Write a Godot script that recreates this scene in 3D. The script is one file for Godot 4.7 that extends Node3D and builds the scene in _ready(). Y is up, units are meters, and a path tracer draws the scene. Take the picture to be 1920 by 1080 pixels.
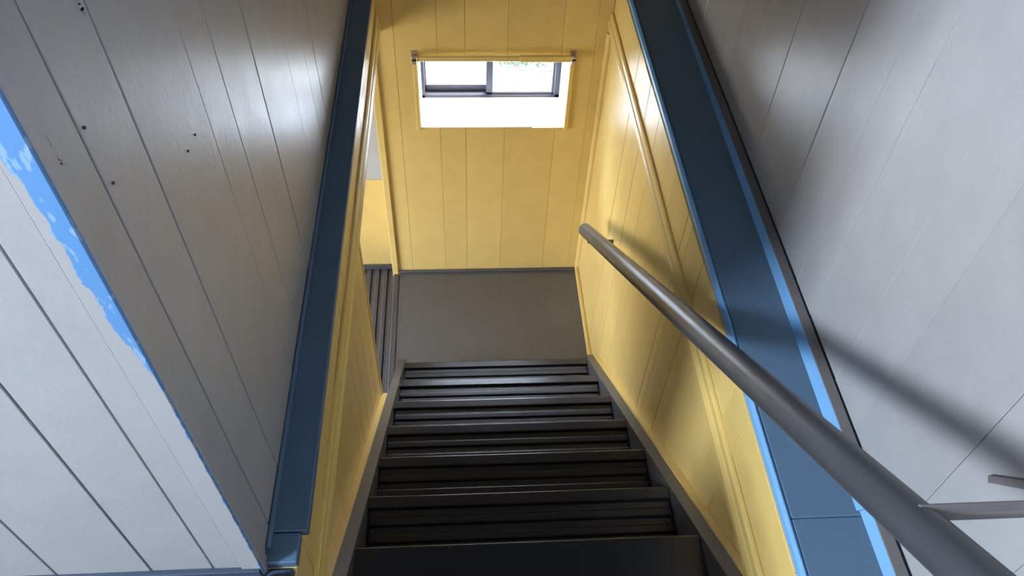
extends Node3D
# A steep painted stairwell seen from the upper floor: grey boarded walls above, yellow boarded walls below,
# blue ledges between them, a dark stair down to a landing with a small sliding window.

const FLOOR_Y := -1.43      # upper floor
const LEDGE_Y := -1.41
const LAND_Y := -3.03       # landing at the foot of the flight
const RISE := 0.179
const RUN := 0.218
const NOSE_Y := -1.779      # nosing of the highest tread in view
const NOSE_Z := -0.785
const XL := -0.305          # yellow stairwell walls
const XR := 0.600
const UL := -0.360          # grey upper walls
const UR := 0.797
const FAR_Z := -2.79
const FRONT_Z := -0.587

var M := {}
var rng := RandomNumberGenerator.new()
var taken := {}

# ------------------------------------------------------------------ helpers
func lin(r: float, g: float, b: float) -> Color:
	return Color(r, g, b).linear_to_srgb()

func tex_noise(seed_: int, freq: float, octaves: int, size: int, lo: float, hi: float) -> ImageTexture:
	var n := FastNoiseLite.new()
	n.seed = seed_; n.frequency = freq; n.fractal_octaves = octaves
	n.noise_type = FastNoiseLite.TYPE_SIMPLEX_SMOOTH
	var im := n.get_seamless_image(size, size)
	im.convert(Image.FORMAT_RGB8)
	for y in size:
		for x in size:
			var v := lo + (hi - lo) * im.get_pixel(x, y).r
			im.set_pixel(x, y, Color(v, v, v))
	return ImageTexture.create_from_image(im)

func tex_normal(seed_: int, freq: float, octaves: int, size: int, strength: float, stretch := 1.0) -> ImageTexture:
	var n := FastNoiseLite.new()
	n.seed = seed_; n.frequency = freq; n.fractal_octaves = octaves
	n.noise_type = FastNoiseLite.TYPE_SIMPLEX_SMOOTH
	var im := n.get_seamless_image(size, size)
	if stretch != 1.0:
		im.resize(size, int(size / stretch)); im.resize(size, size)
	im.convert(Image.FORMAT_RGBA8)
	im.bump_map_to_normal_map(strength)
	return ImageTexture.create_from_image(im)

func paint(c: Color, rough: float, nrm: Texture2D, nscale: float, tile: float, mottle: Texture2D = null, rtex: Texture2D = null) -> StandardMaterial3D:
	var m := StandardMaterial3D.new()
	m.albedo_color = c
	m.roughness = rough
	m.uv1_triplanar = true
	m.uv1_world_triplanar = true
	m.uv1_scale = Vector3.ONE * tile
	if nrm:
		m.normal_enabled = true; m.normal_texture = nrm; m.normal_scale = nscale
	if mottle:
		m.albedo_texture = mottle
	if rtex:
		m.roughness_texture = rtex
	return m

func numbered(called: String) -> String:
	if not taken.has(called):
		taken[called] = 0
		return called
	taken[called] += 1
	return "%s_%03d" % [called, taken[called]]

func thing(called: String, label: String, category: String, at := Vector3.ZERO, group := "") -> Node3D:
	var o := Node3D.new()
	o.name = numbered(called); add_child(o); o.position = at
	o.set_meta("label", label); o.set_meta("category", category)
	if group: o.set_meta("group", group)
	return o

func struct(called: String, label: String) -> Node3D:
	var o := Node3D.new()
	o.name = called; add_child(o)
	o.set_meta("kind", "structure"); o.set_meta("label", label); o.set_meta("category", called.split("_")[0])
	return o

func put(called: String, mesh: Mesh, mat: Material, parent: Node3D) -> MeshInstance3D:
	var o := MeshInstance3D.new()
	o.name = called; o.mesh = mesh; o.material_override = mat
	o.cast_shadow = GeometryInstance3D.SHADOW_CASTING_SETTING_ON
	parent.add_child(o, true)
	return o

func tri(st: SurfaceTool, a: Vector3, b: Vector3, c: Vector3, n: Vector3) -> void:
	if (b - a).cross(c - a).dot(n) > 0.0:
		var t := b; b = c; c = t
	for v in [a, b, c]:
		st.set_normal(n); st.add_vertex(v)

func quad(st: SurfaceTool, a: Vector3, b: Vector3, c: Vector3, d: Vector3, out: Vector3) -> void:
	var n := (b - a).cross(c - a)
	if n.length() < 1e-12: n = (c - a).cross(d - a)
	n = n.normalized()
	if n.dot(out) < 0.0: n = -n
	tri(st, a, b, c, n); tri(st, a, c, d, n)

func begin() -> SurfaceTool:
	var st := SurfaceTool.new(); st.begin(Mesh.PRIMITIVE_TRIANGLES); return st

# box from lo to hi with every edge chamfered by b
func add_box(st: SurfaceTool, lo: Vector3, hi: Vector3, b := 0.0) -> void:
	var c := (lo + hi) * 0.5
	var h := (hi - lo) * 0.5
	b = minf(b, minf(h.x, minf(h.y, h.z)) * 0.9)
	for ax in 3:
		var u := (ax + 1) % 3
		var v := (ax + 2) % 3
		for s in [-1.0, 1.0]:
			var p := []
			for k in [[-1, -1], [1, -1], [1, 1], [-1, 1]]:
				var q := Vector3.ZERO
				q[ax] = s * h[ax]; q[u] = k[0] * (h[u] - b); q[v] = k[1] * (h[v] - b)
				p.append(c + q)
			var n := Vector3.ZERO; n[ax] = s
			quad(st, p[0], p[1], p[2], p[3], n)
	if b <= 0.0: return
	for ax in 3:           # edges running along ax
		var u := (ax + 1) % 3
		var v := (ax + 2) % 3
		for su in [-1.0, 1.0]:
			for sv in [-1.0, 1.0]:
				var p := []
				for k in [[-1, 0], [1, 0], [1, 1], [-1, 1]]:
					var q := Vector3.ZERO
					q[ax] = k[0] * (h[ax] - b)
					q[u] = su * (h[u] - (b if k[1] == 1 else 0.0))
					q[v] = sv * (h[v] - (0.0 if k[1] == 1 else b))
					p.append(c + q)
				var n := Vector3.ZERO; n[u] = su; n[v] = sv
				quad(st, p[0], p[1], p[2], p[3], n)
	for sx in [-1.0, 1.0]:
		for sy in [-1.0, 1.0]:
			for sz in [-1.0, 1.0]:
				var n := Vector3(sx, sy, sz).normalized()
				tri(st, c + Vector3(sx * h.x, sy * (h.y - b), sz * (h.z - b)), c + Vector3(sx * (h.x - b), sy * h.y, sz * (h.z - b)), c + Vector3(sx * (h.x - b), sy * (h.y - b), sz * h.z), n)

func box(lo: Vector3, hi: Vector3, b := 0.0) -> Mesh:
	var st := begin(); add_box(st, lo.min(hi), lo.max(hi), b); return st.commit()

# polygon (a, b) swept along an axis: x -> (c, b, a), y -> (a, c, b), z -> (a, b, c)
func on(ax: String, p: Vector2, c: float) -> Vector3:
	if ax == "x": return Vector3(c, p.y, p.x)
	if ax == "y": return Vector3(p.x, c, p.y)
	return Vector3(p.x, p.y, c)

func add_prism(st: SurfaceTool, poly: PackedVector2Array, ax: String, c0: float, c1: float) -> void:
	var area := 0.0
	for i in poly.size():
		area += poly[i].cross(poly[(i + 1) % poly.size()])
	var along := on(ax, Vector2.ZERO, 1.0)
	for i in poly.size():
		var p := poly[i]
		var q := poly[(i + 1) % poly.size()]
		var o2 := Vector2(q.y - p.y, p.x - q.x) * signf(area)
		quad(st, on(ax, p, c0), on(ax, q, c0), on(ax, q, c1), on(ax, p, c1), on(ax, o2, 0.0))
	var idx := Geometry2D.triangulate_polygon(poly)
	for k in range(0, idx.size(), 3):
		for e in [[c0, -signf(c1 - c0)], [c1, signf(c1 - c0)]]:
			tri(st, on(ax, poly[idx[k]], e[0]), on(ax, poly[idx[k + 1]], e[0]), on(ax, poly[idx[k + 2]], e[0]), along * e[1])

func prism(poly: PackedVector2Array, ax: String, c0: float, c1: float) -> Mesh:
	var st := begin(); add_prism(st, poly, ax, c0, c1); return st.commit()

# round bar through points with radii, smooth
func tube(pts: Array, radii: Array, seg := 20) -> Mesh:
	var st := begin()
	var rings := []
	var norms := []
	for i in pts.size():
		var d: Vector3 = (pts[mini(i + 1, pts.size() - 1)] - pts[maxi(i - 1, 0)]).normalized()
		var side := d.cross(Vector3.UP if absf(d.y) < 0.95 else Vector3.RIGHT).normalized()
		var up := side.cross(d).normalized()
		var r := []; var nn := []
		for k in seg:
			var a := TAU * k / seg
			var n := side * cos(a) + up * sin(a)
			nn.append(n); r.append(pts[i] + n * radii[i])
		rings.append(r); norms.append(nn)
	for i in pts.size() - 1:
		for k in seg:
			var k2 := (k + 1) % seg
			var v := [rings[i][k], rings[i][k2], rings[i + 1][k2], rings[i + 1][k]]
			var n := [norms[i][k], norms[i][k2], norms[i + 1][k2], norms[i + 1][k]]
			for t in [[0, 1, 2], [0, 2, 3]]:
				var o: Array = t
				if (v[t[1]] - v[t[0]]).cross(v[t[2]] - v[t[0]]).dot(n[t[0]]) > 0.0: o = [t[0], t[2], t[1]]
				for j in o:
					st.set_normal(n[j]); st.add_vertex(v[j])
	for e in [0, pts.size() - 1]:
		var d: Vector3 = (pts[e] - pts[1 if e == 0 else e - 1]).normalized()
		for k in range(1, seg - 1):
			tri(st, rings[e][0], rings[e][k], rings[e][k + 1], d)
	return st.commit()

func nose_line(z: float) -> float:       # height of the line through the nosings
	return NOSE_Y + (z - NOSE_Z) * RISE / RUN

# ------------------------------------------------------------------ boarded walls
# Boards of a wall facing along axis "x" or "z". edges: [[position, gap], ...] ; face: plane of the boards' fronts ; back: +1 / -1 towards the backing
func boards(parent: Node3D, ax: String, face: float, back: float, edges: Array, y0: float, y1: float, mats: Array, thick := 0.016) -> void:
	for i in edges.size() - 1:
		var a: float = edges[i][0]
		var b: float = edges[i + 1][0]
		var g0: float = edges[i][1] * 0.5
		var g1: float = edges[i + 1][1] * 0.5
		var s := signf(b - a)
		a += s * g0; b -= s * g1
		var proud := rng.randf_range(0.0, 0.0012)
		var lo: Vector3
		var hi: Vector3
		if ax == "x":
			lo = Vector3(face + back * proud, y0, a); hi = Vector3(face + back * thick, y1, b)
		else:
			lo = Vector3(a, y0, face + back * proud); hi = Vector3(b, y1, face + back * thick)
		put("plank", box(lo, hi, 0.0011), mats[rng.randi() % mats.size()], parent)

# the old left partition leans outwards a little: turned about its foot
func lean(o: Node3D) -> void:
	var t := Transform3D(Basis(Vector3.BACK, 0.02), Vector3.ZERO)
	var foot := Vector3(UL, LEDGE_Y, 0)
	o.transform = Transform3D(t.basis, foot - t.basis * foot)

func _ready() -> void:
	rng.seed = 20240611
	camera_and_light()
	materials()
	upper_walls()
	lower_walls()
	ledges()
	shell()
	window_far()
	side_windows()
	stairs()
	left_flight()
	handrail()
	outside()

# ------------------------------------------------------------------ camera, sky, sun, daylight
func camera_and_light() -> void:
	var cam := Camera3D.new()
	cam.name = "camera"
	add_child(cam)
	cam.transform = Transform3D(Basis(Vector3(0.99787667, 0.03495241, 0.05495886), Vector3(0.01811327, 0.66159918, -0.74963887), Vector3(-0.06256242, 0.74904262, 0.65956129)).orthonormalized(), Vector3.ZERO)
	cam.fov = 39.5947
	cam.near = 0.02
	cam.far = 200.0
	cam.current = true

	var env := Environment.new()
	env.background_mode = Environment.BG_SKY
	var sky := Sky.new()
	var sm := ProceduralSkyMaterial.new()
	sm.sky_top_color = Color(0.62, 0.74, 0.92)
	sm.sky_horizon_color = Color(0.90, 0.93, 0.97)
	sm.ground_bottom_color = Color(0.55, 0.55, 0.52)
	sm.ground_horizon_color = Color(0.75, 0.76, 0.76)
	sm.sky_energy_multiplier = 4.0
	sm.ground_energy_multiplier = 2.0
	sky.sky_material = sm
	env.sky = sky
	env.tonemap_mode = Environment.TONE_MAPPER_LINEAR
	env.tonemap_exposure = 1.0
	env.sdfgi_enabled = true
	env.ssao_enabled = true
	env.ssil_enabled = true
	var we := WorldEnvironment.new()
	we.name = "environment"
	we.environment = env
	add_child(we)

	var sun := DirectionalLight3D.new()
	sun.name = "sun"
	add_child(sun)
	sun.look_at_from_position(Vector3.ZERO, Vector3(-0.30, -1.75, 0.55), Vector3.RIGHT)
	sun.light_color = Color(1.0, 0.96, 0.90)
	sun.light_energy = 7.0
	sun.light_angular_distance = 0.6
	sun.shadow_enabled = true
	sun.sky_mode = DirectionalLight3D.SKY_MODE_LIGHT_ONLY

	# daylight at the upper side window, behind the viewer's left shoulder
	daylight("upper_window_daylight", Vector3(-3.185, 0.90, 1.08), Vector3(1, 0, 0), Vector2(0.66, 0.70), Color(0.915, 0.957, 1.0), 37.5)
	# daylight at the lower window, at the foot of the side flight
	daylight("lower_window_daylight", Vector3(-1.885, -2.42, -1.72), Vector3(1, 0, 0), Vector2(1.10, 0.90), Color(1.0, 0.97, 0.92), 3.6)
	# open sky above the little landing window
	daylight("landing_window_daylight", Vector3(0.15, -1.15, -3.95), Vector3(0, -0.66, 1.0), Vector2(1.5, 1.1), Color(0.90, 0.95, 1.0), 34.0)

func daylight(called: String, at: Vector3, towards: Vector3, size: Vector2, c: Color, energy: float) -> void:
	var l := AreaLight3D.new()
	l.name = called
	add_child(l)
	l.look_at_from_position(at, at + towards, Vector3.UP)
	l.area_size = size
	l.light_color = c
	l.light_energy = energy
	l.area_range = 12.0
	l.area_attenuation = 2.0
	l.shadow_enabled = true

func materials() -> void:
	var peel := tex_normal(3, 0.045, 3, 512, 3.0)
	var grit := tex_normal(9, 0.11, 3, 512, 10.0)
	var brush := tex_normal(15, 0.03, 4, 512, 6.0, 1.0)
	var mottle := tex_noise(21, 0.012, 4, 256, 0.965, 1.0)
	var rmap := tex_noise(31, 0.02, 3, 256, 0.86, 1.0)
	M.grey = []
	for k in 3:
		var v := 1.0 + (k - 1) * 0.025
		M.grey.append(paint(lin(0.375 * v, 0.375 * v, 0.385 * v), 0.385, peel, 0.10, 2.4, mottle, rmap))
	M.yellow = []
	for k in 3:
		var v := 1.0 + (k - 1) * 0.02
		M.yellow.append(paint(lin(0.78 * v, 0.575 * v, 0.20 * v), 0.38, peel, 0.06, 2.4, mottle, rmap))
	M.blue = paint(lin(0.088, 0.16, 0.255), 0.42, brush, 0.08, 1.6, mottle, rmap)
	M.bright_blue = paint(lin(0.17, 0.40, 0.72), 0.45, brush, 0.06, 1.6, mottle)
	M.navy = paint(lin(0.045, 0.065, 0.105), 0.45, brush, 0.1, 1.6, mottle)
	M.taupe = paint(lin(0.16, 0.15, 0.15), 0.55, brush, 0.08, 1.6, mottle)
	M.tread = paint(lin(0.024, 0.026, 0.032), 0.25, brush, 0.05, 2.0, mottle)
	M.slat = paint(lin(0.024, 0.026, 0.032), 0.25, grit, 0.16, 7.0, mottle)
	M.stringer = paint(lin(0.085, 0.085, 0.095), 0.4, brush, 0.15, 2.0, mottle, rmap)
	M.landing = paint(lin(0.125, 0.125, 0.125), 0.5, brush, 0.08, 1.6, mottle, rmap)
	M.rail = paint(lin(0.055, 0.06, 0.07), 0.34, brush, 0.06, 2.0, mottle)
	M.white = paint(lin(0.80, 0.80, 0.79), 0.5, brush, 0.15, 1.6)
	M.alu = paint(lin(0.045, 0.042, 0.05), 0.5, null, 0, 1)
	M.alu.metallic = 0.3
	M.hook = paint(lin(0.55, 0.45, 0.38), 0.35, null, 0, 1)
	M.hook.metallic = 0.6
	M.ceiling = paint(lin(0.13, 0.13, 0.135), 0.7, peel, 0.05, 1.6)
	M.pale = paint(lin(0.46, 0.49, 0.53), 0.5, peel, 0.2, 1.6, mottle)
	M.glass = StandardMaterial3D.new()
	M.glass.albedo_color = Color(0.95, 0.98, 1.0, 0.06)
	M.glass.transparency = BaseMaterial3D.TRANSPARENCY_ALPHA
	M.glass.roughness = 0.02
	M.concrete = paint(lin(0.62, 0.61, 0.58), 0.9, grit, 0.4, 1.0, mottle)
	M.kerb = paint(lin(0.014, 0.018, 0.026), 0.8, grit, 0.2, 1.0)
	M.leaf = []
	for k in 3:
		var m := paint(lin(0.03 + 0.01 * k, 0.055 + 0.01 * k, 0.02 + 0.004 * k), 0.5, null, 0, 1)
		m.backlight_enabled = true; m.backlight = Color(0.2, 0.3, 0.08)
		M.leaf.append(m)
	M.bark = paint(lin(0.12, 0.08, 0.05), 0.9, grit, 0.6, 3.0)

# ------------------------------------------------------------------ upper grey walls
func upper_walls() -> void:
	# left wall beside the well
	var w := struct("wall_left", "grey painted board wall above the blue ledge, left of the stairwell")
	lean(w)
	boards(w, "x", UL, -1, [[-0.612, 0.0010], [-0.668, 0.0042], [-0.785, 0.0026], [-1.005, 0.0024], [-1.118, 0.0024], [-1.307, 0.0022], [-1.548, 0.0022], [-1.715, 0.002], [-1.828, 0.002], [-2.12, 0.002], [-2.40, 0.002], [-2.79, 0.002]], LEDGE_Y + 0.004, 1.45, M.grey)
	put("plank", box(Vector3(UL - 0.016, LEDGE_Y - 0.02, -0.611), Vector3(UL + 0.002, 1.45, FRONT_Z - 0.0005), 0.0015), M.grey[0], w)
	put("backing", box(Vector3(UL - 0.12, FLOOR_Y, FAR_Z), Vector3(UL - 0.0165, 1.45, FRONT_Z - 0.018)), M.grey[1], w)
	# the wall facing the viewer, left of the stair head
	var f := struct("wall_front", "pale grey painted board wall facing the stair head, with a corner board")
	lean(f)
	boards(f, "z", FRONT_Z, -1, [[-0.3965, 0.0012], [-0.4445, 0.0024], [-0.551, 0.0024], [-0.712, 0.0032], [-0.85, 0.0026], [-1.05, 0.0026], [-1.21, 0.0026], [-1.40, 0.0026], [-1.60, 0.0026], [-1.82, 0.0026], [-2.0, 0.0026], [-2.2, 0.0026], [-2.42, 0.0026], [-2.61, 0.0026], [-2.85, 0.0026], [-3.02, 0.0026], [-3.2, 0.0026]], FLOOR_Y, 1.45, M.grey)
	corner_board(f)
	put("backing", box(Vector3(-3.2, FLOOR_Y, FRONT_Z - 0.12), Vector3(UL - 0.017, 1.45, FRONT_Z - 0.0165)), M.grey[1], f)
	# right wall
	var r := struct("wall_right", "long grey painted board wall above the blue ledge, right of the stairwell")
	boards(r, "x", UR, 1, [[2.0, 0.002], [1.8, 0.002], [1.6, 0.002], [1.35, 0.002], [1.15, 0.002], [0.9, 0.002], [0.72, 0.002], [0.5, 0.002], [0.22, 0.002], [0.02, 0.002], [-0.2, 0.002], [-0.42, 0.001], [-0.60, 0.0012], [-0.82, 0.0005], [-0.951, 0.0014], [-1.128, 0.0004], [-1.237, 0.0007], [-1.403, 0.0026], [-1.667, 0.0024], [-1.871, 0.002], [-2.012, 0.002], [-2.33, 0.002], [-2.55, 0.002], [-2.79, 0.002]], LEDGE_Y + 0.016, 1.45, M.grey)
	put("backing", box(Vector3(UR + 0.0165, LEDGE_Y + 0.0, FAR_Z), Vector3(UR + 0.14, 1.45, 2.0)), M.grey[1], r)
	# knots and old nail heads standing out of the left wall
	for p in [[-0.683, -0.591], [-0.935, -0.721], [-0.678, -0.513], [-0.894, -0.717]]:
		put("nail_head", tube([Vector3(UL - 0.002, p[1], p[0]), Vector3(UL + 0.0015, p[1], p[0]), Vector3(UL + 0.0022, p[1], p[0])], [0.0019, 0.0019, 0.001], 8), M.stringer, w)
	# runs of paint that dried on the left wall
	for p in [[-0.612, -0.465, 0.045], [-0.616, -0.505, 0.015], [-0.774, -0.436, 0.022]]:
		var pts := []; var rad := []
		for k in 9:
			var t := k / 8.0
			pts.append(Vector3(UL - 0.001, p[1] - p[2] * (t - 0.5), p[0] + 0.003 * sin(t * 5.0)))
			rad.append(0.0004 + 0.0034 * pow(sin(PI * clampf(t * 0.9 + 0.08, 0, 1)), 1.0) * (0.5 + 0.5 * t))
		put("paint_run", tube(pts, rad, 8), M.grey[0], w)

# the corner board wears ragged blue paint along its edge, as a print on the face
func corner_board(parent: Node3D) -> void:
	var im := Image.create(96, 1024, false, Image.FORMAT_RGB8)
	var n := FastNoiseLite.new(); n.seed = 5; n.frequency = 0.02; n.fractal_octaves = 4
	var n2 := FastNoiseLite.new(); n2.seed = 8; n2.frequency = 0.05; n2.fractal_octaves = 3
	var grey := lin(0.375, 0.37, 0.38)
	var blue := lin(0.105, 0.265, 0.53)
	# v: 0 at y = 0.10, 1 at y = -1.43 ; u: 0 at the inner joint, 1 at the corner
	for py in 1024:
		var y := 0.10 - 1.53 * py / 1023.0
		var cover := 0.05
		if y > -0.455: cover = 1.0
		elif y > -0.50: cover = lerpf(0.70, 1.0, (y + 0.50) / 0.045)
		elif y > -0.72: cover = lerpf(0.50, 0.70, (y + 0.72) / 0.22)
		elif y > -0.815: cover = lerpf(0.10, 0.50, (y + 0.815) / 0.095)
		for px in 96:
			var u := px / 95.0
			var edge := 1.0 - cover + 0.16 * n.get_noise_2d(px * 0.7, py * 1.4) + 0.05 * n2.get_noise_2d(px * 2.0, py * 2.0)
			var c := grey
			if u > edge:
				c = blue.lerp(lin(0.45, 0.55, 0.68), clampf((n.get_noise_2d(px * 1.1 + 300, py * 1.6) - 0.22) * 4.0, 0.0, 0.5))
			im.set_pixel(px, py, c)
	var m := StandardMaterial3D.new()
	m.albedo_texture = ImageTexture.create_from_image(im)
	m.roughness = 0.46
	var x0 := -0.3959
	var x1 := UL - 0.0005
	var st := begin()
	add_box(st, Vector3(x0, FLOOR_Y, FRONT_Z - 0.016), Vector3(x1, 1.45, FRONT_Z + 0.003), 0.0016)
	var mesh: ArrayMesh = st.commit()
	var mdt := MeshDataTool.new()
	mdt.create_from_surface(mesh, 0)
	for i in mdt.get_vertex_count():
		var v := mdt.get_vertex(i)
		mdt.set_vertex_uv(i, Vector2(clampf((v.x - x0) / (x1 - x0), 0.01, 0.99), (0.10 - v.y) / 1.53))
	mesh.clear_surfaces()
	mdt.commit_to_surface(mesh)
	var o := put("corner_board", mesh, m, parent)
	o.set_meta("label", "corner board with ragged bright blue paint along its edge")

# ------------------------------------------------------------------ yellow walls of the well
func lower_walls() -> void:
	var low := -3.95
	# left, ends short of the landing; a header runs on above the side opening
	var w := struct("wall_left_lower", "yellow painted board wall left of the stair, ending at the side flight")
	boards(w, "x", XL, -1, [[0.0, 0.002], [-0.25, 0.002], [-0.45, 0.002], [-0.655, 0.0018], [-0.80, 0.0012], [-0.936, 0.0016], [-1.10, 0.0012], [-1.215, 0.0018], [-1.30, 0.0016], [-1.392, 0.0018], [-1.50, 0.0016], [-1.583, 0.0018], [-1.694, 0.001]], low, LEDGE_Y - 0.022, M.yellow)
	put("backing", box(Vector3(XL - 0.055, low, -1.692), Vector3(XL - 0.0165, LEDGE_Y - 0.022, 0.0)), M.yellow[1], w)
	put("end_casing", box(Vector3(XL - 0.058, low, -1.712), Vector3(XL + 0.003, -1.665, -1.6945), 0.002), M.yellow[0], w)
	boards(w, "x", XL, -1, [[-1.694, 0.001], [-1.86, 0.0012], [-2.05, 0.0012], [-2.31, 0.0012], [-2.55, 0.0012], [-2.79, 0.0]], -1.665, LEDGE_Y - 0.022, M.yellow)
	put("header", box(Vector3(XL - 0.055, -1.665, FAR_Z), Vector3(XL - 0.0165, LEDGE_Y - 0.022, -1.694)), M.yellow[1], w)
	moulding("trim_1", XL, 1.0, -0.2, FAR_Z)
	# right
	var r := struct("wall_right_lower", "yellow painted board wall right of the stair")
	boards(r, "x", XR, 1, [[0.0, 0.002], [-0.3, 0.0012], [-0.55, 0.0012], [-0.877, 0.001], [-0.982, 0.001], [-1.21, 0.0014], [-1.335, 0.001], [-1.462, 0.0016], [-1.512, 0.0024], [-1.676, 0.0016], [-1.78, 0.001], [-1.943, 0.0016], [-2.10, 0.0012], [-2.205, 0.0020], [-2.30, 0.001], [-2.55, 0.0004], [-2.79, 0.0]], low, LEDGE_Y - 0.022, M.yellow)
	put("backing", box(Vector3(XR + 0.0165, low, FAR_Z), Vector3(UR + 0.14, LEDGE_Y - 0.022, 0.0)), M.yellow[1], r)
	moulding("trim_2", XR, -1.0, -0.2, FAR_Z)
	# sloping battens where the yellow boards meet the stringers
	for s in [-1, 1]:
		var t := struct("trim_%d" % (3 if s < 0 else 4), "narrow yellow batten sloping along the %s stringer" % ("left" if s < 0 else "right"))
		var z0 := -0.25
		var z1 := -1.712 if s < 0 else -2.10
		var poly := PackedVector2Array([Vector2(z0, nose_line(z0) - 0.05), Vector2(z1, nose_line(z1) - 0.05), Vector2(z1, nose_line(z1) + 0.012), Vector2(z0, nose_line(z0) + 0.012)])
		var x := XL if s < 0 else XR
		put("batten", prism(poly, "x", x, x - s * 0.019), M.yellow[1], t)
	# floor batten beside the landing, and the quarter round in the far corner
	var t5 := struct("trim_5", "narrow yellow batten along the right edge of the landing")
	put("batten", box(Vector3(XR - 0.016, LAND_Y, FAR_Z), Vector3(XR, LAND_Y + 0.035, -2.10), 0.003), M.yellow[0], t5)
	var t6 := struct("trim_6", "yellow quarter-round strip in the far right corner")
	var q := PackedVector2Array([Vector2(XR, FAR_Z)])
	for k in 7:
		var a := PI * 0.5 * k / 6.0
		q.append(Vector2(XR - 0.017 * cos(a), FAR_Z + 0.017 * sin(a)))
	put("quarter_round", prism(q, "y", LAND_Y + 0.01, -1.67), M.yellow[2], t6)
	# far wall with the window opening
	var f := struct("wall_far", "yellow painted board wall with the small window above the landing")
	var ed := [-0.335, -0.245, -0.079, 0.03, 0.197, 0.413, 0.545, 0.60]
	var win := Rect2(-0.160, -2.122, 0.610, 0.340)     # x, y of the opening
	for i in ed.size() - 1:
		var a: float = ed[i] + 0.0005
		var b: float = ed[i + 1] - 0.0005
		var st := begin()
		var zf := FAR_Z - rng.randf_range(0.0, 0.001)
		var l := clampf(win.position.x, a, b)
		var h := clampf(win.end.x, a, b)
		if h - l < 0.001:
			add_box(st, Vector3(a, LAND_Y, FAR_Z - 0.016), Vector3(b, 1.45, zf), 0.001)
		else:
			add_box(st, Vector3(a, LAND_Y, FAR_Z - 0.016), Vector3(b, win.position.y, zf), 0.0008)
			add_box(st, Vector3(a, win.end.y, FAR_Z - 0.016), Vector3(b, 1.45, zf), 0.0008)
			if l - a > 0.002: add_box(st, Vector3(a, win.position.y - 0.001, FAR_Z - 0.016), Vector3(l, win.end.y + 0.001, zf))
			if b - h > 0.002: add_box(st, Vector3(h, win.position.y - 0.001, FAR_Z - 0.016), Vector3(b, win.end.y + 0.001, zf))
		put("plank", st.commit(), M.yellow[rng.randi() % 3], f)
	var bk := begin()
	var zb := FAR_Z - 0.23
	add_box(bk, Vector3(-0.335, low, zb), Vector3(win.position.x - 0.012, 1.45, FAR_Z - 0.0165))
	add_box(bk, Vector3(win.end.x + 0.012, low, zb), Vector3(UR + 0.14, 1.45, FAR_Z - 0.0165))
	add_box(bk, Vector3(win.position.x - 0.012, low, zb), Vector3(win.end.x + 0.012, win.position.y - 0.014, FAR_Z - 0.0165))
	add_box(bk, Vector3(win.position.x - 0.012, win.end.y + 0.012, zb), Vector3(win.end.x + 0.012, 1.45, FAR_Z - 0.0165))
	put("backing", bk.commit(), M.yellow[1], f)
	put("upper_backing", box(Vector3(-1.0, LEDGE_Y, zb), Vector3(-0.336, 1.45, FAR_Z - 0.001)), M.yellow[1], f)
	# corner post at the left end of the far wall
	var t7 := struct("trim_7", "yellow corner post at the left end of the far wall")
	put("post", box(Vector3(-0.349, LAND_Y - 0.02, FAR_Z - 0.02), Vector3(-0.319, -1.668, FAR_Z + 0.013), 0.003), M.yellow[2], t7)
	# grey kerb where the far wall meets the landing
	var b1 := struct("baseboard_far", "low grey painted strip along the far edge of the landing")
	put("strip", box(Vector3(-0.319, LAND_Y, FAR_Z), Vector3(XR - 0.017, LAND_Y + 0.020, FAR_Z + 0.014), 0.005), M.stringer, b1)

func moulding(called: String, x: float, s: float, z0: float, z1: float) -> void:
	# a stepped picture-rail moulding, profile in (x, y)
	var t := struct(called, "yellow horizontal moulding along the %s wall of the stairwell" % ("left" if s > 0 else "right"))
	var prof := [[0.0, -1.583], [0.006, -1.584], [0.010, -1.590], [0.010, -1.610], [0.013, -1.614], [0.017, -1.626], [0.017, -1.634], [0.013, -1.645], [0.011, -1.648], [0.011, -1.660], [0.007, -1.667], [0.0, -1.668]]
	var poly := PackedVector2Array()
	for p in prof: poly.append(Vector2(x + s * p[0], p[1]))
	put("moulding", prism(poly, "z", z0, z1), M.yellow[1], t)

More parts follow.
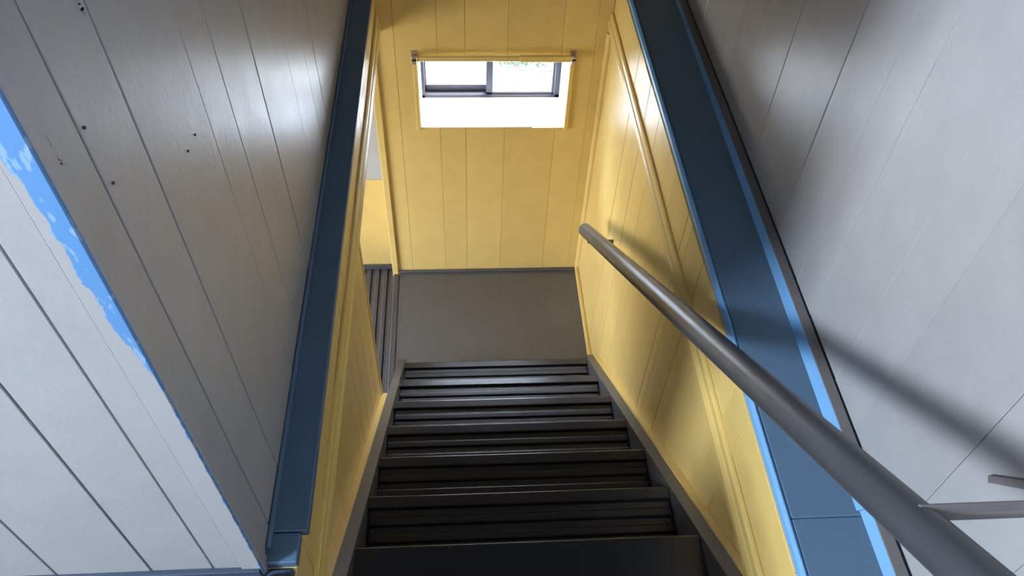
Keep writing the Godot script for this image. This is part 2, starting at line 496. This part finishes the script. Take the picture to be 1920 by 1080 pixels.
# ------------------------------------------------------------------ blue ledges
func ledges() -> void:
	var l := struct("trim_8", "blue painted ledge board along the left side of the stairwell")
	put("ledge_board", box(Vector3(UL - 0.016, LEDGE_Y - 0.022, FAR_Z), Vector3(-0.291, LEDGE_Y, -0.657), 0.0025), M.blue, l)
	put("ledge_board", box(Vector3(UL - 0.016, LEDGE_Y - 0.024, -0.655), Vector3(-0.3035, LEDGE_Y - 0.001, -0.598), 0.0025), M.blue, l)
	put("strip", strip_mesh(UL, 1.0, 0.008, 0.014, -0.622, FAR_Z), M.blue, l)
	var r := struct("trim_9", "wide blue painted ledge board along the right side of the stairwell")
	put("ledge_board", box(Vector3(XR + 0.018, LEDGE_Y - 0.022, -0.6455), Vector3(UR + 0.016, LEDGE_Y - 0.0005, 1.0), 0.002), M.blue, r)
	put("ledge_board", box(Vector3(XR + 0.018, LEDGE_Y - 0.022, FAR_Z), Vector3(UR + 0.016, LEDGE_Y, -0.6465), 0.002), M.blue, r)
	put("edge_strip", box(Vector3(XR + 0.004, LEDGE_Y - 0.026, FAR_Z), Vector3(XR + 0.0175, LEDGE_Y + 0.002, 0.3), 0.006), M.bright_blue, r)
	var b := struct("baseboard_right", "low strip with a bright blue sloping face at the foot of the grey right wall")
	for e in [[FAR_Z, 0.765, -0.656, 0.748], [-0.655, 0.754, 1.0, 0.752]]:
		var st := begin()
		var p := []
		for k in [[e[0], e[1]], [e[2], e[3]]]:
			p.append([Vector3(k[1], LEDGE_Y, k[0]), Vector3(0.7695, LEDGE_Y + 0.0125, k[0]), Vector3(0.7705, LEDGE_Y + 0.0125, k[0]), Vector3(0.7705, LEDGE_Y, k[0])])
		for i in 4:
			var j := (i + 1) % 4
			quad(st, p[0][i], p[0][j], p[1][j], p[1][i], [Vector3(-1, 1, 0), Vector3.UP, Vector3.RIGHT, Vector3.DOWN][i])
		quad(st, p[0][0], p[0][1], p[0][2], p[0][3], Vector3.FORWARD)
		quad(st, p[1][0], p[1][1], p[1][2], p[1][3], Vector3.BACK)
		put("face", st.commit(), M.bright_blue, b)
	put("cap", box(Vector3(0.7705, LEDGE_Y, FAR_Z), Vector3(UR - 0.002, LEDGE_Y + 0.0135, 1.0), 0.001), M.taupe, b)

func strip_mesh(x: float, s: float, w: float, h: float, z0: float, z1: float) -> Mesh:
	return prism(PackedVector2Array([Vector2(x + s * 0.001, LEDGE_Y), Vector2(x + s * w, LEDGE_Y), Vector2(x + s * w, LEDGE_Y + h * 0.6), Vector2(x + s * (w - 0.004), LEDGE_Y + h), Vector2(x + s * 0.001, LEDGE_Y + h)]), "z", z0, z1)

# ------------------------------------------------------------------ floors, ceiling, hidden walls
func shell() -> void:
	var low := -3.95
	var f := struct("floor", "dark painted upper floor around the stair head")
	var st := begin()
	add_box(st, Vector3(-3.2, FLOOR_Y - 0.12, FRONT_Z - 0.12), Vector3(UL - 0.001, FLOOR_Y, 2.0))
	add_box(st, Vector3(XL - 0.004, FLOOR_Y - 0.12, -0.345), Vector3(UR + 0.14, FLOOR_Y, 2.0))
	add_box(st, Vector3(UL - 0.001, FLOOR_Y - 0.12, -0.5955), Vector3(XL - 0.004, FLOOR_Y + 0.006, 2.0), 0.006)
	put("boards", st.commit(), M.navy, f)
	var b := struct("baseboard_front", "dark blue painted strip at the foot of the pale grey wall")
	put("strip", box(Vector3(-3.2, FLOOR_Y, FRONT_Z - 0.002), Vector3(UL - 0.004, LEDGE_Y + 0.011, FRONT_Z + 0.009), 0.0015), M.navy, b)
	var c := struct("ceiling", "flat ceiling over the upper room and stairwell")
	put("panel", box(Vector3(-3.3, 1.45, -3.02), Vector3(UR + 0.14, 1.57, 2.12)), M.ceiling, c)
	var bk := struct("wall_back", "grey wall behind the viewer")
	put("panel", box(Vector3(-3.3, FLOOR_Y - 0.12, 2.0), Vector3(UR + 0.14, 1.45, 2.12)), M.grey[1], bk)
	var s := struct("wall_side", "grey wall with the upper window, left of the viewer")
	st = begin()
	add_box(st, Vector3(-3.3, FLOOR_Y - 0.12, FRONT_Z - 0.12), Vector3(-3.2, 1.45, 0.73))
	add_box(st, Vector3(-3.3, FLOOR_Y - 0.12, 1.43), Vector3(-3.2, 1.45, 2.0))
	add_box(st, Vector3(-3.3, FLOOR_Y - 0.12, 0.73), Vector3(-3.2, 0.53, 1.43))
	add_box(st, Vector3(-3.3, 1.27, 0.73), Vector3(-3.2, 1.45, 1.43))
	put("panel", st.commit(), M.grey[1], s)
	# lower rooms
	var cl := struct("ceiling_lower", "ceiling over the side flight")
	put("panel", box(Vector3(-2.0, FLOOR_Y - 0.20, -3.12), Vector3(XL - 0.055, FLOOR_Y - 0.12, 0.0)), M.pale, cl)
	put("panel", box(Vector3(-2.0, FLOOR_Y - 0.12, -3.12), Vector3(UL - 0.10, FLOOR_Y - 0.02, FRONT_Z - 0.1)), M.pale, cl)
	var fl := struct("floor_lower", "floor at the foot of the side flight")
	put("panel", box(Vector3(-2.0, low - 0.1, -3.12), Vector3(UR + 0.14, low, 0.1)), M.landing, fl)
	var nr := struct("wall_near_lower", "wall closing the space below the upper floor")
	put("panel", box(Vector3(-2.0, low, 0.0), Vector3(UR + 0.14, FLOOR_Y - 0.12, 0.1)), M.pale, nr)
	var sl := struct("wall_side_lower", "wall with the lower window at the foot of the side flight")
	st = begin()
	add_box(st, Vector3(-2.0, low, -3.12), Vector3(-1.9, FLOOR_Y - 0.2, -2.30))
	add_box(st, Vector3(-2.0, low, -1.14), Vector3(-1.9, FLOOR_Y - 0.2, 0.0))
	add_box(st, Vector3(-2.0, low, -2.30), Vector3(-1.9, -2.90, -1.14))
	add_box(st, Vector3(-2.0, -1.94, -2.30), Vector3(-1.9, FLOOR_Y - 0.2, -1.14))
	put("panel", st.commit(), M.pale, sl)
	# wall behind the side flight: yellow below, pale grey above
	var wb := struct("wall_far_lower", "wall behind the side flight, yellow below and pale grey above")
	put("yellow_panel", box(Vector3(-1.9, low, -3.02), Vector3(-0.336, -2.585, -2.99), 0.001), M.yellow[1], wb)
	put("grey_panel", box(Vector3(-1.9, -2.584, -3.02), Vector3(-0.336, FLOOR_Y - 0.2, -2.992), 0.001), M.pale, wb)
	put("backing", box(Vector3(-2.0, low, -3.12), Vector3(-0.336, FLOOR_Y - 0.02, -3.0205)), M.yellow[1], wb)

# ------------------------------------------------------------------ the landing window
func window_far() -> void:
	var w := struct("window_1", "small sliding window with grey metal frame in the yellow far wall")
	var x0 := -0.160; var x1 := 0.450; var y0 := -2.122; var y1 := -1.782
	var zi := FAR_Z + 0.001
	var zo := -3.005
	# white reveal: sill, jambs, head
	put("sill", box(Vector3(x0 - 0.004, y0 - 0.0005, -3.06), Vector3(x1 + 0.004, y0 + 0.0025, FAR_Z - 0.0004), 0.0), M.white, w)
	put("jamb", box(Vector3(x0 - 0.011, y0, -3.02), Vector3(x0, y1, zi)), M.white, w)
	put("jamb", box(Vector3(x1, y0, -3.02), Vector3(x1 + 0.011, y1, zi)), M.white, w)
	put("head", box(Vector3(x0 - 0.01, y1, -3.02), Vector3(x1 + 0.01, y1 + 0.011, zi)), M.white, w)
	# frame
	var fr := begin()
	add_box(fr, Vector3(x0, y0, zo - 0.035), Vector3(x1, y0 + 0.016, zo), 0.002)
	add_box(fr, Vector3(x0, y1 - 0.02, zo - 0.035), Vector3(x1, y1, zo), 0.002)
	add_box(fr, Vector3(x0, y0, zo - 0.035), Vector3(x0 + 0.014, y1, zo), 0.002)
	add_box(fr, Vector3(x1 - 0.022, y0, zo - 0.035), Vector3(x1, y1, zo), 0.002)
	put("frame", fr.commit(), M.alu, w)
	var xm := 0.135
	# left sash at the back, right sash in front
	for k in 2:
		var a := x0 + 0.012 if k == 0 else xm - 0.012
		var b := xm + 0.012 if k == 0 else x1 - 0.024
		var z := zo - 0.030 if k == 0 else zo - 0.006
		var s := begin()
		var bt := 0.032 if k == 0 else 0.010
		add_box(s, Vector3(a, y0 + 0.016, z - 0.012), Vector3(b, y0 + 0.016 + bt, z), 0.002)
		add_box(s, Vector3(a, y1 - 0.034, z - 0.012), Vector3(b, y1 - 0.02, z), 0.002)
		add_box(s, Vector3(a, y0 + 0.016, z - 0.012), Vector3(a + (0.008 if k == 0 else 0.030), y1 - 0.02, z), 0.002)
		add_box(s, Vector3(b - (0.020 if k == 0 else 0.010), y0 + 0.016, z - 0.012), Vector3(b, y1 - 0.02, z), 0.002)
		var sash := put("sash", s.commit(), M.alu, w)
		put("pane", box(Vector3(a + 0.006, y0 + 0.02, z - 0.0075), Vector3(b - 0.006, y1 - 0.024, z - 0.0045)), M.glass, sash)
	# thin yellow side casings
	put("casing", box(Vector3(x0 - 0.018, y0 - 0.008, FAR_Z), Vector3(x0 - 0.001, y1 + 0.012, FAR_Z + 0.012), 0.002), M.yellow[1], w)
	put("casing", box(Vector3(x1 + 0.001, y0 - 0.008, FAR_Z), Vector3(x1 + 0.018, y1 + 0.012, FAR_Z + 0.012), 0.002), M.yellow[1], w)
	put("casing", box(Vector3(0.315, y0 - 0.007, FAR_Z), Vector3(x1 + 0.002, y0 + 0.0015, FAR_Z + 0.006), 0.001), M.yellow[1], w)
	# flat telescoping curtain rod on two small brackets
	var rod := thing("curtain_rod", "flat yellow painted telescoping curtain rod across the top of the small window", "curtain rod", Vector3(0.145, y1 + 0.012, FAR_Z))
	put("inner_tube", box(Vector3(-0.305, -0.012, 0.020), Vector3(0.14, 0.012, 0.028), 0.003), M.yellow[0], rod)
	put("outer_tube", box(Vector3(0.10, -0.0145, 0.018), Vector3(0.305, 0.0145, 0.030), 0.003), M.yellow[2], rod)
	for s in [-1, 1]:
		var br := begin()
		add_box(br, Vector3(s * 0.316 - 0.013, -0.030, 0.0), Vector3(s * 0.316 + 0.013, 0.020, 0.004), 0.001)
		add_box(br, Vector3(s * 0.316 - 0.010, -0.006, 0.003), Vector3(s * 0.316 + 0.010, 0.004, 0.034), 0.001)
		add_box(br, Vector3(s * 0.316 - 0.010, -0.022, 0.026), Vector3(s * 0.316 + 0.010, 0.016, 0.034), 0.002)
		var o := put("bracket", br.commit(), M.hook, rod)
		put("screw", tube([Vector3(s * 0.316, -0.022, 0.003), Vector3(s * 0.316, -0.022, 0.0075)], [0.004, 0.003], 8), M.alu, o)

func side_windows() -> void:
	var w := struct("window_2", "upper side window left of the viewer")
	var fr := begin()
	for e in [[0.73, 0.76], [1.40, 1.43], [1.065, 1.095]]:
		add_box(fr, Vector3(-3.27, 0.53, e[0]), Vector3(-3.23, 1.27, e[1]), 0.003)
	add_box(fr, Vector3(-3.27, 0.53, 0.73), Vector3(-3.23, 0.56, 1.43), 0.003)
	add_box(fr, Vector3(-3.27, 1.24, 0.73), Vector3(-3.23, 1.27, 1.43), 0.003)
	put("frame", fr.commit(), M.white, w)
	put("pane", box(Vector3(-3.252, 0.55, 0.75), Vector3(-3.248, 1.25, 1.075)), M.glass, w)
	put("pane", box(Vector3(-3.252, 0.55, 1.085), Vector3(-3.248, 1.25, 1.41)), M.glass, w)
	var l := struct("window_3", "lower window at the foot of the side flight")
	fr = begin()
	for e in [[-2.30, -2.27], [-1.17, -1.14], [-1.735, -1.705]]:
		add_box(fr, Vector3(-1.97, -2.90, e[0]), Vector3(-1.93, -1.94, e[1]), 0.003)
	add_box(fr, Vector3(-1.97, -2.90, -2.30), Vector3(-1.93, -2.87, -1.14), 0.003)
	add_box(fr, Vector3(-1.97, -1.97, -2.30), Vector3(-1.93, -1.94, -1.14), 0.003)
	put("frame", fr.commit(), M.white, l)
	put("pane", box(Vector3(-1.952, -2.88, -2.28), Vector3(-1.948, -1.96, -1.725)), M.glass, l)
	put("pane", box(Vector3(-1.952, -2.88, -1.715), Vector3(-1.948, -1.96, -1.16)), M.glass, l)

# ------------------------------------------------------------------ the stair
# one slat across the going: low gritty half towards the drop, then a rounded step up to a smooth half; profile in (depth, height), depth counted from its outer edge
func slat_profile(d0: float, d1: float, top: float, thick: float, sgn: float, a0: float) -> PackedVector2Array:
	var w := d1 - d0
	var p := PackedVector2Array()
	for e in [[0.002, -thick], [0.002, -0.007], [0.004, -0.0040], [w * 0.44, -0.0036], [w * 0.48, -0.0020], [w * 0.52, -0.0006], [w * 0.56, 0.0004], [w * 0.62, 0.0008], [w - 0.004, 0.0008], [w - 0.0015, -0.0015], [w - 0.0015, -thick]]:
		p.append(Vector2(a0 + sgn * (d0 + e[0]), top + e[1]))
	return p

func nosing_profile(d1: float, top: float, thick: float, sgn: float, a0: float) -> PackedVector2Array:
	var p := PackedVector2Array()
	p.append(Vector2(a0, top - thick))
	for k in 9:
		var a := PI * 0.5 * k / 8.0
		p.append(Vector2(a0 + sgn * (0.009 - 0.009 * cos(a)), top - 0.009 + 0.009 * sin(a)))
	var rise := minf(0.0032, d1 * 0.085)
	p.append(Vector2(a0 + sgn * (d1 - 0.003), top + rise))
	p.append(Vector2(a0 + sgn * (d1 - 0.001), top + rise - 0.003))
	p.append(Vector2(a0 + sgn * (d1 - 0.001), top - thick))
	return p

func stairs() -> void:
	var s := thing("staircase", "steep dark grey painted wooden staircase of slatted treads between yellow walls", "staircase")
	var xa := -0.2555
	var xb := 0.5475
	for k in range(-1, 7):
		var y := NOSE_Y - RISE * k
		var z := NOSE_Z - RUN * k
		var t := put("tread", box(Vector3(xa, y - 0.034, z + 0.012), Vector3(xb, y - 0.016, z + 0.25), 0.001), M.tread, s)
		var dn := 0.115 if k <= 0 else 0.038
		put("nosing", prism(nosing_profile(dn, y, 0.032, 1.0, z), "x", xa, xb), M.tread, t)
		var d := dn + 0.001
		var n := 0
		while d < 0.235 and n < 5:
			var gap := 0.008 if n == 0 else 0.0
			put("slat", prism(slat_profile(d, d + 0.046, y - 0.001 - rng.randf_range(0, 0.0015), 0.016, 1.0, z), "x", xa + 0.004 + rng.randf_range(0, 0.002), xb - 0.006), M.slat, t)
			d += 0.0465 + gap * 0.0
			n += 1
		put("riser", box(Vector3(xa, maxf(y - RISE - 0.016, LAND_Y + 0.001), z + 0.026), Vector3(xb, y - 0.034, z + 0.044)), M.tread, s)
		# nail heads at the ends of the slats
		for e in [xa + 0.014, xb - 0.018]:
			put("nail_head", tube([Vector3(e, y - 0.004, z + dn + 0.062), Vector3(e, y + 0.0006, z + dn + 0.062)], [0.0035, 0.003], 8), M.rail, t)
	# stringers: their top edges follow the nosings
	for e in [[-0.2860, xa], [xb, 0.581]]:
		var z0 := -0.345
		var z1 := -2.125
		var poly := PackedVector2Array([Vector2(z0, nose_line(z0) - 0.30), Vector2(z0, nose_line(z0) + 0.004), Vector2(z1, nose_line(z1) + 0.004), Vector2(z1 - 0.012, nose_line(z1) - 0.02), Vector2(z1 - 0.012, LAND_Y + 0.001), Vector2(z1 + 0.15, LAND_Y + 0.001)])
		var g := begin()
		add_prism(g, poly, "x", e[0], e[1])
		put("stringer", g.commit(), M.stringer, s)
	# landing platform
	var l := thing("stair_landing", "square dull grey landing board below the small window", "landing", Vector3(0.14, LAND_Y, -2.45))
	put("platform", box(Vector3(-0.455, -0.05, FAR_Z + 2.45), Vector3(XR - 0.14, 0.0, 0.29), 0.002), M.landing, l)
	put("edge_board", box(Vector3(-0.485, -0.05, FAR_Z + 2.45 + 0.0135), Vector3(-0.4555, 0.003, 0.70), 0.004), M.stringer, l)

	# added out-of-view blocker: keeps upper window light off the treads and lower wall
	var g := thing("light_blocker", "added unseen low grey panel beside the stair head, blocking light from the upper window", "light blocker", Vector3(-0.335, FLOOR_Y + 0.006, 0.2))
	var pr := PackedVector2Array([Vector2(0.7, 0.0), Vector2(-0.783, 0.0), Vector2(-0.735, 0.09), Vector2(-0.695, 0.19), Vector2(-0.655, 0.31), Vector2(-0.625, 0.38), Vector2(-0.60, 0.425), Vector2(0.7, 0.425)])
	put("panel", prism(pr, "x", -0.011, 0.011), M.stringer, g)
	put("top_rail", box(Vector3(-0.018, 0.425, -0.59), Vector3(0.018, 0.44, 0.7), 0.003), M.stringer, g)

func left_flight() -> void:
	var s := thing("staircase", "short grey painted flight going down sideways from the landing, behind the yellow wall end", "staircase")
	for k in 4:
		var y := LAND_Y - RISE * (k + 1)
		var x := -0.345 - 0.22 * (k + 1)      # outer edge of this tread
		var t := put("tread", box(Vector3(x + 0.010, y - 0.034, -2.985), Vector3(minf(x + 0.25, -0.352), y - 0.016, -1.75), 0.001), M.tread, s)
		put("nosing", prism(nosing_profile(0.038, y, 0.032, 1.0, x), "z", -2.985, -1.75), M.stringer, t)
		var d := 0.039
		while d < 0.21:
			put("slat", prism(slat_profile(d, d + 0.043, y - 0.001, 0.016, 1.0, x), "z", -2.985, -1.75), M.stringer, t)
			d += 0.0435
		put("riser", box(Vector3(x + 0.206, y - 0.016, -2.985), Vector3(minf(x + 0.244, -0.3505), y + RISE - 0.052, -1.75)), M.stringer, s)
	var b := struct("baseboard_side", "grey painted strip at the foot of the wall behind the side flight")
	put("strip", box(Vector3(-0.60, LAND_Y - RISE, -2.9895), Vector3(-0.35, LAND_Y - RISE + 0.032, -2.978), 0.003), M.stringer, b)

# ------------------------------------------------------------------ handrail
func handrail() -> void:
	var h := thing("handrail", "round dark grey painted handrail sloping along the right wall above the stair", "handrail")
	var a := Vector3(0.505, -0.561 + 0.741 * -2.315, -2.315)
	var b := Vector3(0.505, -0.561 + 0.741 * 0.25, 0.25)
	var d := (b - a).normalized()
	var pts := []; var rad := []
	var r := 0.0275
	for k in 6:
		var t := PI * 0.5 * k / 5.0
		pts.append(a + d * (0.012 - 0.012 * cos(t))); rad.append(maxf(0.002, r - 0.012 + 0.012 * sin(t)))
	for k in 24:
		pts.append(a.lerp(b, (k + 1) / 24.0)); rad.append(r)
	put("rail", tube(pts, rad, 32), M.rail, h)
	# upper bracket: flat arm out from the wall and a plate on the wall
	var br := begin()
	add_box(br, Vector3(0.500, -0.822, -0.381), Vector3(UR, -0.806, -0.366), 0.002)
	var o := put("bracket", br.commit(), M.taupe, h)
	var p := PackedVector2Array([Vector2(-0.545, -1.066), Vector2(-0.537, -1.074), Vector2(-0.355, -0.81), Vector2(-0.375, -0.81)])
	put("wall_plate", prism(p, "x", UR - 0.010, UR), M.taupe, o)
	# lower bracket, hidden under the rail
	var lo := begin()
	add_box(lo, Vector3(0.500, -0.561 + 0.741 * -2.2 - 0.045, -2.206), Vector3(XR, -0.561 + 0.741 * -2.2 - 0.033, -2.194), 0.002)
	add_box(lo, Vector3(0.497, -0.561 + 0.741 * -2.2 - 0.045, -2.206), Vector3(0.509, -0.561 + 0.741 * -2.2 - 0.015, -2.194), 0.002)
	put("bracket", lo.commit(), M.rail, h)

# ------------------------------------------------------------------ outside the landing window
func outside() -> void:
	var g := struct("ground", "sunlit pale concrete outside the small window")
	put("slab", box(Vector3(-6, -2.5, -12), Vector3(6, -2.32, -3.13)), M.concrete, g)
	var k := thing("garden_kerb", "low blue-grey kerb outside the small window", "kerb", Vector3(0.3, -2.32, -3.30))
	put("block", box(Vector3(-0.9, 0, -0.04), Vector3(0.9, 0.05, 0.04), 0.006), M.kerb, k)
	var s := thing("shrub", "leafy green shrub outside the right pane of the small window", "shrub", Vector3(0.33, -2.32, -3.46))
	var lf := begin()
	var st := begin()
	for i in 15:
		var an := TAU * i / 15.0
		var tip := Vector3(cos(an) * rng.randf_range(0.1, 0.26), rng.randf_range(0.10, 0.24), sin(an) * rng.randf_range(0.05, 0.12))
		st.append_from(tube([Vector3.ZERO, tip * 0.5 + Vector3(0, 0.02, 0), tip], [0.004, 0.003, 0.0015], 6), 0, Transform3D())
		for j in 26:
			var c := tip * rng.randf_range(0.35, 1.1) + Vector3(rng.randf_range(-0.05, 0.05), rng.randf_range(-0.03, 0.04), rng.randf_range(-0.04, 0.04))
			var u := Vector3(rng.randf_range(-1, 1), rng.randf_range(-0.4, 0.8), rng.randf_range(-1, 1)).normalized() * 0.026
			var v := u.cross(Vector3(rng.randf_range(-1, 1), 1, rng.randf_range(-1, 1))).normalized() * 0.010
			quad(lf, c - u, c + v, c + u, c - v, Vector3.UP)
	put("stems", st.commit(), M.bark, s)
	var f := put("foliage", lf.commit(), M.leaf[1], s)
	f.set_meta("kind", "stuff")
